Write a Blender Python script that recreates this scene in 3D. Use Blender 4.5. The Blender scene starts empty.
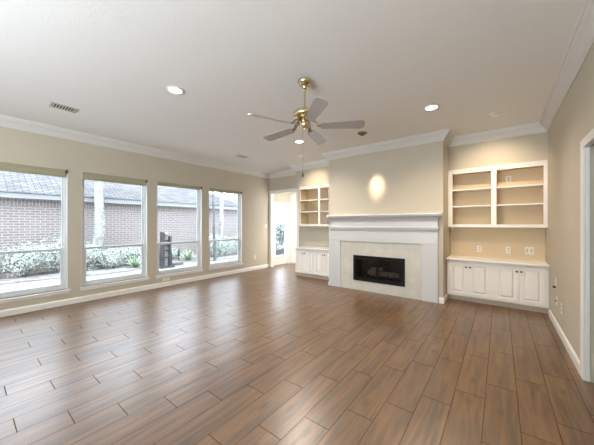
import bpy, math, random
from math import sin, cos, pi, radians
from mathutils import Vector, Matrix

random.seed(7)
scene = bpy.context.scene
col = scene.collection

# ------------------------------------------------------------------ camera
cam_data = bpy.data.cameras.new('camera')
cam_data.sensor_width = 36.0
cam_data.lens = 36.0 * 262.0 / 594.0
cam_data.shift_y = 1.5 / 594.0
cam_data.clip_start = 0.05
cam = bpy.data.objects.new('camera', cam_data)
col.objects.link(cam)
cam.location = (0, 0, 1.40)
cam.rotation_euler = (radians(90), 0, radians(37.8))
scene.camera = cam

# ------------------------------------------------------------------ light
world = bpy.data.worlds.new('sky')
scene.world = world
world.use_nodes = True
bg = world.node_tree.nodes['Background']
bg.inputs[0].default_value = (0.76, 0.88, 1.0, 1)
bg.inputs[1].default_value = 4.7

sun_data = bpy.data.lights.new('sun', 'SUN')
sun_data.energy = 2.3
sun_data.angle = radians(12)
sun_data.color = (1.0, 0.96, 0.9)
sun = bpy.data.objects.new('sun', sun_data)
col.objects.link(sun)
sun.rotation_euler = (Vector((-0.22, 0.15, -1.0))).to_track_quat('-Z', 'Y').to_euler()


def area(name, loc, direction, sx, sy, power, color=(1, 1, 1), portal=False):
    d = bpy.data.lights.new(name, 'AREA')
    d.shape = 'RECTANGLE'
    d.size, d.size_y = sx, sy
    d.energy = power
    d.color = color
    o = bpy.data.objects.new(name, d)
    col.objects.link(o)
    o.location = loc
    o.rotation_euler = Vector(direction).to_track_quat('-Z', 'Y').to_euler()
    if portal:
        d.cycles.is_portal = True
    return o


REAR_POWER = 370
area('rear_fill', (-1.7, -3.2, 1.6), (0, 1, 2.2), 3.4, 2.0, REAR_POWER, (0.80, 0.91, 1.0))  # added fill behind the camera, aimed at the ceiling; no window there
CAN_POWER = 52
EYE_POWER = 38

vs = scene.view_settings
vs.view_transform = 'Standard'
vs.look = 'None'
vs.exposure = 0.72
vs.gamma = 1.0
vs.use_curve_mapping = False
scene.cycles.use_denoising = True
scene.cycles.max_bounces = 12
scene.cycles.diffuse_bounces = 6
scene.cycles.glossy_bounces = 4
scene.cycles.transparent_max_bounces = 12
scene.cycles.sample_clamp_indirect = 6.0
scene.cycles.caustics_reflective = False
scene.cycles.caustics_refractive = False


# ------------------------------------------------------------------ materials
def nmat(name):
    m = bpy.data.materials.new(name)
    m.use_nodes = True
    nt = m.node_tree
    return m, nt, nt.nodes['Principled BSDF']


def plain(name, c, rough=0.5, metal=0.0, spec=0.5, vary=0.0, scale=8.0, bump=0.0, bscale=200.0):
    m, nt, b = nmat(name)
    b.inputs['Base Color'].default_value = (*c, 1)
    b.inputs['Roughness'].default_value = rough
    b.inputs['Metallic'].default_value = metal
    b.inputs['Specular IOR Level'].default_value = spec
    tc = nt.nodes.new('ShaderNodeTexCoord')
    if vary:
        n = nt.nodes.new('ShaderNodeTexNoise')
        n.inputs['Scale'].default_value = scale
        n.inputs['Detail'].default_value = 4
        nt.links.new(tc.outputs['Object'], n.inputs['Vector'])
        r = nt.nodes.new('ShaderNodeValToRGB')
        r.color_ramp.elements[0].position = 0.3
        r.color_ramp.elements[1].position = 0.7
        r.color_ramp.elements[0].color = (*[max(0, x * (1 - vary)) for x in c], 1)
        r.color_ramp.elements[1].color = (*[min(1, x * (1 + vary)) for x in c], 1)
        nt.links.new(n.outputs['Fac'], r.inputs['Fac'])
        nt.links.new(r.outputs['Color'], b.inputs['Base Color'])
    if bump:
        n2 = nt.nodes.new('ShaderNodeTexNoise')
        n2.inputs['Scale'].default_value = bscale
        nt.links.new(tc.outputs['Object'], n2.inputs['Vector'])
        bp = nt.nodes.new('ShaderNodeBump')
        bp.inputs['Strength'].default_value = bump
        bp.inputs['Distance'].default_value = 0.01
        nt.links.new(n2.outputs['Fac'], bp.inputs['Height'])
        nt.links.new(bp.outputs['Normal'], b.inputs['Normal'])
    return m


def emit(name, c, s):
    m, nt, b = nmat(name)
    b.inputs['Base Color'].default_value = (*c, 1)
    b.inputs['Emission Color'].default_value = (*c, 1)
    b.inputs['Emission Strength'].default_value = s
    return m


def glass(name, tint=(1, 1, 1), refl=1.0, milk=0.0):
    m = bpy.data.materials.new(name)
    m.use_nodes = True
    nt = m.node_tree
    nt.nodes.clear()
    out = nt.nodes.new('ShaderNodeOutputMaterial')
    tr = nt.nodes.new('ShaderNodeBsdfTransparent')
    tr.inputs[0].default_value = (*tint, 1)
    gl = nt.nodes.new('ShaderNodeBsdfGlossy')
    gl.inputs['Roughness'].default_value = 0.02
    fr = nt.nodes.new('ShaderNodeFresnel')
    geo = nt.nodes.new('ShaderNodeNewGeometry')
    ior = nt.nodes.new('ShaderNodeMath')          # the same reflectance from both faces of a thin pane
    ior.operation = 'MULTIPLY_ADD'
    nt.links.new(geo.outputs['Backfacing'], ior.inputs[0])
    ior.inputs[1].default_value = 1 / 1.45 - 1.45
    ior.inputs[2].default_value = 1.45
    nt.links.new(ior.outputs[0], fr.inputs[0])
    mu = nt.nodes.new('ShaderNodeMath')
    mu.operation = 'MULTIPLY'
    mu.inputs[1].default_value = refl
    nt.links.new(fr.outputs[0], mu.inputs[0])
    mx = nt.nodes.new('ShaderNodeMixShader')
    nt.links.new(mu.outputs[0], mx.inputs[0])
    nt.links.new(tr.outputs[0], mx.inputs[1])
    nt.links.new(gl.outputs[0], mx.inputs[2])
    nt.links.new(mx.outputs[0], out.inputs[0])
    return m


WALL = (0.51, 0.462, 0.375)
M = {}
M['wall'] = plain('beige_wall_paint', WALL, 0.75, spec=0.25, vary=0.015, scale=3, bump=0.05, bscale=120)
M['tan'] = plain('tan_paint_warm_lit', (0.640, 0.515, 0.345), 0.6, spec=0.3)  # beige pushed lighter and more orange; warm alcove light is in the colour
M['ceil'] = plain('white_ceiling_paint', (0.84, 0.84, 0.83), 0.85, spec=0.15, bump=0.12, bscale=60)
M['trim'] = plain('white_trim_paint', (0.80, 0.78, 0.75), 0.35, spec=0.45)
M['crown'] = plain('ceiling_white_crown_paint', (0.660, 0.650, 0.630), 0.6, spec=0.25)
M['toe'] = plain('toe_kick_floor_bounce_beige', (0.500, 0.420, 0.330), 0.6)  # white kick tinted beige, brown bounce from the floor is in the colour
M['cab'] = plain('white_cabinet_paint', (0.80, 0.77, 0.73), 0.32, spec=0.5)
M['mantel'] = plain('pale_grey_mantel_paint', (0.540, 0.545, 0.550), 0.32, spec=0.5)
M['vinyl'] = plain('white_vinyl', (0.660, 0.690, 0.710), 0.35)
M['rail'] = plain('grey_sash_rail', (0.45, 0.48, 0.48), 0.4)
M['plate'] = plain('cream_plastic', (0.80, 0.76, 0.66), 0.35)
M['dark'] = plain('black_slot', (0.02, 0.02, 0.02), 0.5)
M['blind'] = plain('olive_beige_blind_fabric', (0.340, 0.315, 0.210), 0.8, vary=0.05, scale=40)
M['blindcap'] = plain('dark_bronze_plastic', (0.06, 0.05, 0.04), 0.4)
M['brass'] = plain('polished_brass', (0.72, 0.62, 0.38), 0.16, metal=1.0)
M['brassdark'] = plain('antique_brass', (0.30, 0.24, 0.13), 0.3, metal=1.0)
M['blade'] = plain('washed_grey_lacquered_fan_blade', (0.40, 0.39, 0.38), 0.12, spec=1.0)
M['blade'].node_tree.nodes['Principled BSDF'].inputs['Coat Weight'].default_value = 1.0
M['blade'].node_tree.nodes['Principled BSDF'].inputs['Coat IOR'].default_value = 2.05
M['blade'].node_tree.nodes['Principled BSDF'].inputs['Coat Roughness'].default_value = 0.08
M['knob'] = plain('dark_bronze_knob', (0.09, 0.07, 0.05), 0.3, metal=0.8)
M['black'] = plain('black_metal', (0.008, 0.007, 0.006), 0.5, spec=0.15)
M['soot'] = plain('sooty_firebrick', (0.035, 0.032, 0.028), 0.9, vary=0.4, scale=6)
M['log'] = plain('grey_ceramic_log', (0.20, 0.17, 0.14), 0.9, vary=0.5, scale=14, bump=0.5, bscale=40)
M['lens'] = emit('lit_lamp_lens', (1.0, 0.93, 0.82), 9.0)
M['eyelens'] = emit('lit_eyeball_lens', (1.0, 0.82, 0.6), 5.0)
M['amber'] = plain('bronze_eyeball', (0.30, 0.20, 0.11), 0.4, metal=0.3)
M['vent'] = plain('cream_vent_enamel', (0.500, 0.480, 0.400), 0.4)
M['ventdark'] = plain('vent_duct_shadow', (0.06, 0.055, 0.05), 0.8)
M['glass'] = glass('window_glass')
M['fireglass'] = glass('smoked_fire_glass', (0.8, 0.79, 0.77), 0.6)
M['chrome'] = plain('brushed_chrome', (0.6, 0.6, 0.58), 0.25, metal=1.0)
M['patio'] = plain('pale_concrete', (0.230, 0.230, 0.234), 0.9, vary=0.12, scale=2.5)
M['soil'] = plain('leaf_litter_soil', (0.200, 0.195, 0.185), 0.95, vary=0.45, scale=7)
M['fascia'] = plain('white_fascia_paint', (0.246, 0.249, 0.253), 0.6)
M['slate'] = plain('dark_slate', (0.036, 0.036, 0.040), 0.7, vary=0.5, scale=8)
M['palestone'] = plain('pale_weathered_stone', (0.330, 0.318, 0.300), 0.8, vary=0.3, scale=10)
M['bark'] = plain('mottled_pale_bark', (0.288, 0.298, 0.283), 0.9, vary=0.4, scale=9)
M['barkdark'] = plain('dark_grey_bark', (0.102, 0.108, 0.114), 0.9, vary=0.4, scale=10)
M['leaf'] = plain('pale_variegated_leaves', (0.423, 0.469, 0.432), 0.6, vary=0.42, scale=16)
M['leafdark'] = plain('blue_green_leaves', (0.115, 0.158, 0.134), 0.6, vary=0.5, scale=14)
M['agave'] = plain('pale_green_agave', (0.300, 0.396, 0.276), 0.5, vary=0.2, scale=6)


def math_node(nt, op, a, b=None, c=None):
    n = nt.nodes.new('ShaderNodeMath')
    n.operation = op
    for i, v in enumerate((a, b, c)):
        if v is None:
            continue
        if isinstance(v, (int, float)):
            n.inputs[i].default_value = v
        else:
            nt.links.new(v, n.inputs[i])
    return n.outputs[0]


def floor_material():
    m, nt, b = nmat('wood_look_plank_tile')
    W, L, X0, Y0, SH = 0.2057, 0.78, -2.565, 0.498, 0.26
    tc = nt.nodes.new('ShaderNodeTexCoord')
    sp = nt.nodes.new('ShaderNodeSeparateXYZ')
    nt.links.new(tc.outputs['Object'], sp.inputs[0])
    mn = lambda *a: math_node(nt, *a)
    u = mn('DIVIDE', mn('SUBTRACT', sp.outputs['X'], X0), W)
    row = mn('FLOOR', u)
    fu = mn('SUBTRACT', u, row)
    yy = mn('DIVIDE', mn('SUBTRACT', mn('SUBTRACT', sp.outputs['Y'], mn('MULTIPLY', row, SH)), Y0), L)
    pk = mn('FLOOR', yy)
    fv = mn('SUBTRACT', yy, pk)
    eu = mn('MULTIPLY', mn('SUBTRACT', 0.5, mn('ABSOLUTE', mn('SUBTRACT', fu, 0.5))), W)
    ev = mn('MULTIPLY', mn('SUBTRACT', 0.5, mn('ABSOLUTE', mn('SUBTRACT', fv, 0.5))), L)
    gsid = mn('LESS_THAN', eu, 0.0022)
    gend = mn('LESS_THAN', ev, 0.0032)
    grout = mn('MAXIMUM', gsid, gend)
    cmb = nt.nodes.new('ShaderNodeCombineXYZ')
    nt.links.new(row, cmb.inputs[0])
    nt.links.new(pk, cmb.inputs[1])
    wn = nt.nodes.new('ShaderNodeTexWhiteNoise')
    wn.noise_dimensions = '3D'
    nt.links.new(cmb.outputs[0], wn.inputs['Vector'])
    rnd = wn.outputs['Value']
    # grain: stretched along the plank, shifted per plank
    gv = nt.nodes.new('ShaderNodeCombineXYZ')
    nt.links.new(mn('ADD', mn('MULTIPLY', sp.outputs['X'], 19.0), mn('MULTIPLY', rnd, 37.0)), gv.inputs[0])
    nt.links.new(mn('MULTIPLY', sp.outputs['Y'], 1.6), gv.inputs[1])
    nt.links.new(mn('MULTIPLY', rnd, 91.0), gv.inputs[2])
    g1 = nt.nodes.new('ShaderNodeTexNoise')
    g1.inputs['Scale'].default_value = 1.0
    g1.inputs['Detail'].default_value = 5
    g1.inputs['Distortion'].default_value = 0.8
    nt.links.new(gv.outputs[0], g1.inputs['Vector'])
    g2 = nt.nodes.new('ShaderNodeTexNoise')
    g2.inputs['Scale'].default_value = 0.42
    g2.inputs['Detail'].default_value = 3
    g2.inputs['Distortion'].default_value = 1.6
    nt.links.new(gv.outputs[0], g2.inputs['Vector'])
    ramp = nt.nodes.new('ShaderNodeValToRGB')
    e = ramp.color_ramp.elements
    e[0].position, e[0].color = 0.28, (0.050, 0.020, 0.006, 1)
    e[1].position, e[1].color = 0.74, (0.212, 0.110, 0.042, 1)
    k = e.new(0.5)
    k.color = (0.140, 0.067, 0.023, 1)
    nt.links.new(g1.outputs['Fac'], ramp.inputs['Fac'])
    # dark knots and burns
    kr = nt.nodes.new('ShaderNodeMapRange')
    kr.inputs['From Min'].default_value = 0.51
    kr.inputs['From Max'].default_value = 0.68
    kr.inputs['To Max'].default_value = 0.85
    nt.links.new(g2.outputs['Fac'], kr.inputs['Value'])
    mx = nt.nodes.new('ShaderNodeMix')
    mx.data_type = 'RGBA'
    nt.links.new(kr.outputs[0], mx.inputs[0])
    nt.links.new(ramp.outputs['Color'], mx.inputs[6])
    mx.inputs[7].default_value = (0.075, 0.042, 0.024, 1)
    # a printed knot on some planks
    rc = nt.nodes.new('ShaderNodeSeparateColor')
    nt.links.new(wn.outputs['Color'], rc.inputs[0])
    ku = mn('DIVIDE', mn('MULTIPLY', mn('SUBTRACT', fu, mn('ADD', 0.3, mn('MULTIPLY', rc.outputs[1], 0.4))), W), 0.034)
    kv = mn('DIVIDE', mn('MULTIPLY', mn('SUBTRACT', fv, mn('ADD', 0.08, mn('MULTIPLY', rc.outputs[2], 0.84))), L), 0.085)
    kd = mn('SUBTRACT', 1.0, mn('SQRT', mn('ADD', mn('MULTIPLY', ku, ku), mn('MULTIPLY', kv, kv))))
    knot = mn('MULTIPLY', mn('MULTIPLY', mn('MAXIMUM', kd, 0.0), 1.1), mn('GREATER_THAN', rnd, 0.45))
    mk = nt.nodes.new('ShaderNodeMix')
    mk.data_type = 'RGBA'
    nt.links.new(mn('MINIMUM', knot, 0.85), mk.inputs[0])
    nt.links.new(mx.outputs[2], mk.inputs[6])
    mk.inputs[7].default_value = (0.055, 0.028, 0.012, 1)
    mx = mk
    tone = nt.nodes.new('ShaderNodeMix')
    tone.data_type = 'RGBA'
    tone.blend_type = 'MULTIPLY'
    tone.inputs[0].default_value = 1.0
    tv = mn('ADD', 0.92, mn('MULTIPLY', rnd, 0.16))
    tcm = nt.nodes.new('ShaderNodeCombineColor')
    for i in range(3):
        nt.links.new(tv, tcm.inputs[i])
    nt.links.new(mx.outputs[2], tone.inputs[6])
    nt.links.new(tcm.outputs[0], tone.inputs[7])
    fin = nt.nodes.new('ShaderNodeMix')
    fin.data_type = 'RGBA'
    nt.links.new(mn('MULTIPLY', grout, 0.45), fin.inputs[0])
    nt.links.new(tone.outputs[2], fin.inputs[6])
    fin.inputs[7].default_value = (0.085, 0.056, 0.036, 1)
    nt.links.new(fin.outputs[2], b.inputs['Base Color'])
    nt.links.new(mn('ADD', 0.33, mn('MULTIPLY', grout, 0.5)), b.inputs['Roughness'])
    b.inputs['IOR'].default_value = 2.05
    nt.links.new(mn('SUBTRACT', 0.5, mn('MULTIPLY', grout, 0.45)), b.inputs['Specular IOR Level'])
    bp = nt.nodes.new('ShaderNodeBump')
    bp.inputs['Strength'].default_value = 0.25
    bp.inputs['Distance'].default_value = 0.002
    nt.links.new(mn('SUBTRACT', mn('MULTIPLY', g1.outputs['Fac'], 0.35), grout), bp.inputs['Height'])
    nt.links.new(bp.outputs['Normal'], b.inputs['Normal'])
    return m


M['floor'] = floor_material()


def brick_material(name, vertical):
    m, nt, b = nmat(name)
    tc = nt.nodes.new('ShaderNodeTexCoord')
    sp = nt.nodes.new('ShaderNodeSeparateXYZ')
    nt.links.new(tc.outputs['Object'], sp.inputs[0])
    cm = nt.nodes.new('ShaderNodeCombineXYZ')
    nt.links.new(sp.outputs['Z' if vertical else 'Y'], cm.inputs[0])
    nt.links.new(sp.outputs['Y' if vertical else 'Z'], cm.inputs[1])
    br = nt.nodes.new('ShaderNodeTexBrick')
    br.inputs['Scale'].default_value = 1.0
    br.inputs['Brick Width'].default_value = 0.23
    br.inputs['Row Height'].default_value = 0.079
    br.inputs['Mortar Size'].default_value = 0.009
    br.inputs['Color1'].default_value = (0.205, 0.165, 0.158, 1)
    br.inputs['Color2'].default_value = (0.240, 0.200, 0.193, 1)
    br.inputs['Mortar'].default_value = (0.385, 0.37, 0.365, 1)
    nt.links.new(cm.outputs[0], br.inputs['Vector'])
    nt.links.new(br.outputs['Color'], b.inputs['Base Color'])
    b.inputs['Roughness'].default_value = 0.9
    return m


M['brick'] = brick_material('pinkish_brick', False)
M['soldier'] = brick_material('pinkish_brick_soldier_course', True)


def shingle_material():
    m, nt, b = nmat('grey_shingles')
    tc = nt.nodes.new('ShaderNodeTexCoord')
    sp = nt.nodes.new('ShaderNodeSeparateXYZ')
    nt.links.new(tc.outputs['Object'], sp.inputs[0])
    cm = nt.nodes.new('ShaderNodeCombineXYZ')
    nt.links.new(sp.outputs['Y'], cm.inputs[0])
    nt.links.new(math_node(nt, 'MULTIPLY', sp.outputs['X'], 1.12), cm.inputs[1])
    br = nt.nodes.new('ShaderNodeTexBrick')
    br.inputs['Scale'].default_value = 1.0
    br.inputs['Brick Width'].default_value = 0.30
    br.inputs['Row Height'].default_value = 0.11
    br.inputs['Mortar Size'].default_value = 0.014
    br.inputs['Color1'].default_value = (0.085, 0.086, 0.090, 1)  # two greys mottle the shingles in place of dappled tree shade
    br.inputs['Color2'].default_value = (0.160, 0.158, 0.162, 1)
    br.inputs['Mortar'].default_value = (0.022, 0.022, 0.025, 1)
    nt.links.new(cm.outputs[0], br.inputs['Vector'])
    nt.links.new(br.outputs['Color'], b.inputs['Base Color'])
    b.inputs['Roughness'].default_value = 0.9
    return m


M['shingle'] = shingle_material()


def tile_material():
    m, nt, b = nmat('grey_beige_limestone_tile')
    tc = nt.nodes.new('ShaderNodeTexCoord')
    sp = nt.nodes.new('ShaderNodeSeparateXYZ')
    nt.links.new(tc.outputs['Object'], sp.inputs[0])
    cm = nt.nodes.new('ShaderNodeCombineXYZ')
    nt.links.new(sp.outputs['X'], cm.inputs[0])
    nt.links.new(sp.outputs['Z'], cm.inputs[1])
    br = nt.nodes.new('ShaderNodeTexBrick')
    br.offset = 0.0
    br.inputs['Scale'].default_value = 1.0
    br.inputs['Brick Width'].default_value = 0.302
    br.inputs['Row Height'].default_value = 0.302
    br.inputs['Mortar Size'].default_value = 0.0016
    br.inputs['Color1'].default_value = (0.545, 0.530, 0.475, 1)
    br.inputs['Color2'].default_value = (0.600, 0.585, 0.525, 1)
    br.inputs['Mortar'].default_value = (0.47, 0.455, 0.40, 1)
    nt.links.new(cm.outputs[0], br.inputs['Vector'])
    n = nt.nodes.new('ShaderNodeTexNoise')
    n.inputs['Scale'].default_value = 5
    n.inputs['Detail'].default_value = 6
    nt.links.new(tc.outputs['Object'], n.inputs['Vector'])
    mx = nt.nodes.new('ShaderNodeMix')
    mx.data_type = 'RGBA'
    mx.blend_type = 'MULTIPLY'
    r = nt.nodes.new('ShaderNodeValToRGB')
    r.color_ramp.elements[0].position = 0.3
    r.color_ramp.elements[0].color = (0.86, 0.86, 0.86, 1)
    r.color_ramp.elements[1].position = 0.7
    r.color_ramp.elements[1].color = (1, 1, 1, 1)
    nt.links.new(n.outputs['Fac'], r.inputs['Fac'])
    mx.inputs[0].default_value = 1
    nt.links.new(br.outputs['Color'], mx.inputs[6])
    nt.links.new(r.outputs['Color'], mx.inputs[7])
    nt.links.new(mx.outputs[2], b.inputs['Base Color'])
    b.inputs['Roughness'].default_value = 0.28
    return m


M['tile'] = tile_material()


# ------------------------------------------------------------------ mesh helpers
ORIGIN = {}          # world location of every parent, so shapes are written in world coordinates


class MB:
    def __init__(self):
        self.v, self.f, self.s = [], [], []

    def add(self, verts, faces, smooth=False):
        o = len(self.v)
        self.v += [tuple(p) for p in verts]
        self.f += [tuple(i + o for i in f) for f in faces]
        self.s += [smooth] * len(faces)
        return self

    def box(self, x0, x1, y0, y1, z0, z1):
        v = [(x, y, z) for z in (z0, z1) for y in (y0, y1) for x in (x0, x1)]
        return self.add(v, [(0, 2, 3, 1), (4, 5, 7, 6), (0, 1, 5, 4), (2, 6, 7, 3), (0, 4, 6, 2), (1, 3, 7, 5)])

    def frustum_y(self, x0, x1, z0, z1, yb, yf, inset):
        """raised panel: base rectangle at y=yb, smaller front rectangle at y=yf"""
        v = [(x0, yb, z0), (x1, yb, z0), (x1, yb, z1), (x0, yb, z1),
             (x0 + inset, yf, z0 + inset), (x1 - inset, yf, z0 + inset), (x1 - inset, yf, z1 - inset), (x0 + inset, yf, z1 - inset)]
        return self.add(v, [(4, 5, 6, 7), (0, 1, 5, 4), (1, 2, 6, 5), (2, 3, 7, 6), (3, 0, 4, 7), (3, 2, 1, 0)])

    def prism_x(self, prof, x0, x1):
        """prof: (y,z) outline extruded along x"""
        n = len(prof)
        v = [(x0, y, z) for y, z in prof] + [(x1, y, z) for y, z in prof]
        f = [tuple(range(n)), tuple(range(2 * n - 1, n - 1, -1))]
        f += [(i, n + i, n + (i + 1) % n, (i + 1) % n) for i in range(n)]
        return self.add(v, f)

    def prism(self, outline, h, mat):
        """flat outline (x,y) of thickness h, placed by a matrix"""
        n = len(outline)
        v = [mat @ Vector((x, y, -h / 2)) for x, y in outline] + [mat @ Vector((x, y, h / 2)) for x, y in outline]
        f = [tuple(range(n - 1, -1, -1)), tuple(range(n, 2 * n))]
        f += [(i, (i + 1) % n, n + (i + 1) % n, n + i) for i in range(n)]
        return self.add(v, f)

    def lathe(self, prof, c, n=24, axis=(0, 0, 1)):
        q = Vector((0, 0, 1)).rotation_difference(Vector(axis)).to_matrix()
        c = Vector(c)
        v, f = [], []
        for r, z in prof:
            for k in range(n):
                a = 2 * pi * k / n
                v.append(c + q @ Vector((r * cos(a), r * sin(a), z)))
        m = len(prof)
        for i in range(m - 1):
            for k in range(n):
                f.append((i * n + k, i * n + (k + 1) % n, (i + 1) * n + (k + 1) % n, (i + 1) * n + k))
        f.append(tuple(range(n - 1, -1, -1)))
        f.append(tuple((m - 1) * n + k for k in range(n)))
        return self.add(v, f, True)

    def tube(self, pts, radii, n=10):
        pts = [Vector(p) for p in pts]
        if isinstance(radii, (int, float)):
            radii = [radii] * len(pts)
        v, f = [], []
        for i, p in enumerate(pts):
            d = (pts[min(i + 1, len(pts) - 1)] - pts[max(i - 1, 0)]).normalized()
            q = Vector((0, 0, 1)).rotation_difference(d).to_matrix()
            for k in range(n):
                a = 2 * pi * k / n
                v.append(p + q @ Vector((radii[i] * cos(a), radii[i] * sin(a), 0)))
        for i in range(len(pts) - 1):
            for k in range(n):
                f.append((i * n + k, i * n + (k + 1) % n, (i + 1) * n + (k + 1) % n, (i + 1) * n + k))
        f.append(tuple(range(n - 1, -1, -1)))
        f.append(tuple((len(pts) - 1) * n + k for k in range(n)))
        return self.add(v, f, True)

    def sweep(self, path, prof):
        """prof (d,z): d into the room, to the right of the direction of travel; mitred corners"""
        P = [Vector(p) for p in path]
        n = len(prof)
        v, f = [], []
        for i, p in enumerate(P):
            ns = []
            for a, b in ((i - 1, i), (i, i + 1)):
                if 0 <= a and b < len(P):
                    d = (P[b] - P[a]).normalized()
                    ns.append(Vector((d.y, -d.x)))
            off = ns[0] if len(ns) == 1 else (ns[0] + ns[1]) / (1 + ns[0].dot(ns[1]))
            for d, z in prof:
                v.append((p.x + off.x * d, p.y + off.y * d, z))
        for i in range(len(P) - 1):
            for k in range(n):
                k2 = (k + 1) % n
                f.append((i * n + k, i * n + k2, (i + 1) * n + k2, (i + 1) * n + k))
        f.append(tuple(range(n - 1, -1, -1)))
        f.append(tuple((len(P) - 1) * n + k for k in range(n)))
        return self.add(v, f)

    def build(self, name, mat, parent=None, bevel=0.0, org=None):
        o0 = Vector(org) if org else (ORIGIN[parent.name] if parent else Vector((0, 0, 0)))
        me = bpy.data.meshes.new(name)
        me.from_pydata([tuple(Vector(p) - o0) for p in self.v], [], self.f)
        me.polygons.foreach_set('use_smooth', self.s)
        me.validate()
        import bmesh
        bm = bmesh.new()
        bm.from_mesh(me)
        bmesh.ops.recalc_face_normals(bm, faces=bm.faces)
        bm.to_mesh(me)
        bm.free()
        me.materials.append(mat)
        o = bpy.data.objects.new(name, me)
        col.objects.link(o)
        if parent:
            o.parent = parent
            ORIGIN[o.name] = o0
        else:
            o.location = o0
            ORIGIN[o.name] = o0
        if bevel:
            md = o.modifiers.new('bevel', 'BEVEL')
            md.width = bevel
            md.segments = 2
            md.limit_method = 'ANGLE'
            md.angle_limit = radians(40)
        if any(self.s):
            try:
                me.set_sharp_from_angle(angle=radians(45))
            except Exception:
                pass
        return o


def B(*boxes):
    m = MB()
    for b in boxes:
        m.box(*b)
    return m


def struct(o):
    o['kind'] = 'structure'
    return o


def tag(o, label, cat, group=None):
    o['label'] = label
    o['category'] = cat
    if group:
        o['group'] = group
    return o


def thing(name, loc, label=None, cat=None, group=None):
    o = bpy.data.objects.new(name, None)
    o.empty_display_size = 0.1
    col.objects.link(o)
    o.location = loc
    ORIGIN[o.name] = Vector(loc)
    if label:
        tag(o, label, cat, group)
    return o


def copy_tree(o, parent=None):
    c = o.copy()
    col.objects.link(c)
    if parent:
        c.parent = parent
    for ch in [x for x in bpy.data.objects if x.parent == o]:
        copy_tree(ch, c)
    return c


# ------------------------------------------------------------------ the room
XL, XR, CH = -5.94, 0.60, 3.02
YR = -3.6
YD = 6.18              # wall with the doorway
XO = XL - 0.2          # outer face of the window wall
HY = 7.23              # far wall of the hall

struct(B((XO, 2.2, YR - 0.2, 7.6, -0.12, 0.0)).build('floor', M['floor']))
struct(B((XO, 2.2, YR - 0.2, HY + 0.3, CH, CH + 0.12)).build('ceiling', M['ceil']))

WIN = [(0.05, 1.155), (1.35, 2.455), (2.65, 3.75), (3.95, 5.045)]
WB, WT = 0.265, 2.335
DY0, DY1, DT = 6.36, 7.16, 2.08        # glass door to the garden
mb = MB()
mb.box(XO, XL, YR - 0.2, DY0, 0, WB)
mb.box(XO, XL, YR - 0.2, DY0, WT, CH)
ys = [YR - 0.2] + [y for w in WIN for y in w] + [DY0]
for a, b in zip(ys[0::2], ys[1::2]):
    mb.box(XO, XL, a, b, WB, WT)
mb.box(XO, XL, DY0, DY1, DT, CH)
mb.box(XO, XL, DY1, HY + 0.3, 0, CH)
struct(mb.build('wall_left', M['wall']))

OX0, OX1, OT = -5.855, -4.79, 2.385
struct(B((XL, OX0, YD, YD + 0.12, 0, CH), (OX1, -2.0, YD, YD + 0.12, 0, CH), (OX0, OX1, YD, YD + 0.12, OT, CH)).build('wall_back', M['wall']))
struct(B((-3.12, -0.793, 5.22, 5.40, 0.0, CH), (-3.12, -2.60, 5.40, YD, 0, CH), (-1.33, -0.793, 5.40, YD, 0, CH)).build('wall_chimney', M['wall']))
struct(B((-0.793, XR + 0.15, 6.04, 6.3, 0, CH)).build('wall_alcove', M['tan']))
struct(B((-4.51, -3.12, 5.765, YD, 2.425, CH)).build('wall_soffit_left', M['wall']))
struct(B((-0.793, XR, 5.75, 6.04, 2.425, CH)).build('wall_soffit_right', M['wall']))
RY1, RT = 3.43, 2.09                   # opening in the right wall
struct(B((XR, XR + 0.15, RY1, 6.3, 0, CH), (XR, XR + 0.15, 2.45, RY1, RT, CH), (XR, XR + 0.15, YR - 0.2, 2.45, 0, CH)).build('wall_right', M['wall']))
struct(B((XO, 2.2, YR - 0.2, YR, 0, CH)).build('wall_rear', M['wall']))
struct(B((2.05, 2.2, YR, 6.3, 0, CH), (XR + 0.15, 2.2, 6.1, 6.3, 0, CH), (XR + 0.15, 2.2, YR, YR + 0.15, 0, CH)).build('wall_passage', M['wall']))
HALLW = plain('white_hall_paint', (0.80, 0.79, 0.76), 0.7, spec=0.25)
struct(B((XL, -3.9, HY, HY + 0.15, 0, CH), (-4.28, -4.13, YD + 0.12, HY, 0, CH)).build('wall_hall', HALLW))
struct(B((XL, -4.28, YD + 0.12, HY, 2.62, 2.70)).build('ceiling_hall', M['ceil']))

# crown moulding and baseboards
CR = [(0, 2.872), (0.010, 2.872), (0.014, 2.890), (0.024, 2.894), (0.040, 2.918), (0.066, 2.948), (0.092, 2.968),
      (0.098, 2.990), (0.112, 2.996), (0.115, CH), (0, CH)]
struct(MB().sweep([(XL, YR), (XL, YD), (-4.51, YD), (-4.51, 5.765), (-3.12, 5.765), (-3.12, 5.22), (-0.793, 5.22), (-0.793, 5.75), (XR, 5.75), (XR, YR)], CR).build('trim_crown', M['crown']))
BB = [(0, 0), (0.016, 0), (0.016, 0.080), (0.010, 0.092), (0.006, 0.100), (0, 0.100)]
struct(MB().sweep([(XL, YR), (XL, YD)], BB).build('baseboard_left', M['trim']))
struct(MB().sweep([(XR, 5.53), (XR, RY1 + 0.09)], BB).build('baseboard_right', M['trim']))
struct(MB().sweep([(-0.86, 5.22), (-0.793, 5.22), (-0.793, 5.58)], BB).build('baseboard_chimney', M['trim']))
struct(MB().sweep([(XL, DY1 + 0.02), (XL, HY), (-4.28, HY), (-4.28, YD + 0.12)], BB).build('baseboard_hall', M['trim']))


def casing(name, boxes):
    struct(B(*boxes).build(name, M['trim'], bevel=0.006))


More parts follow.
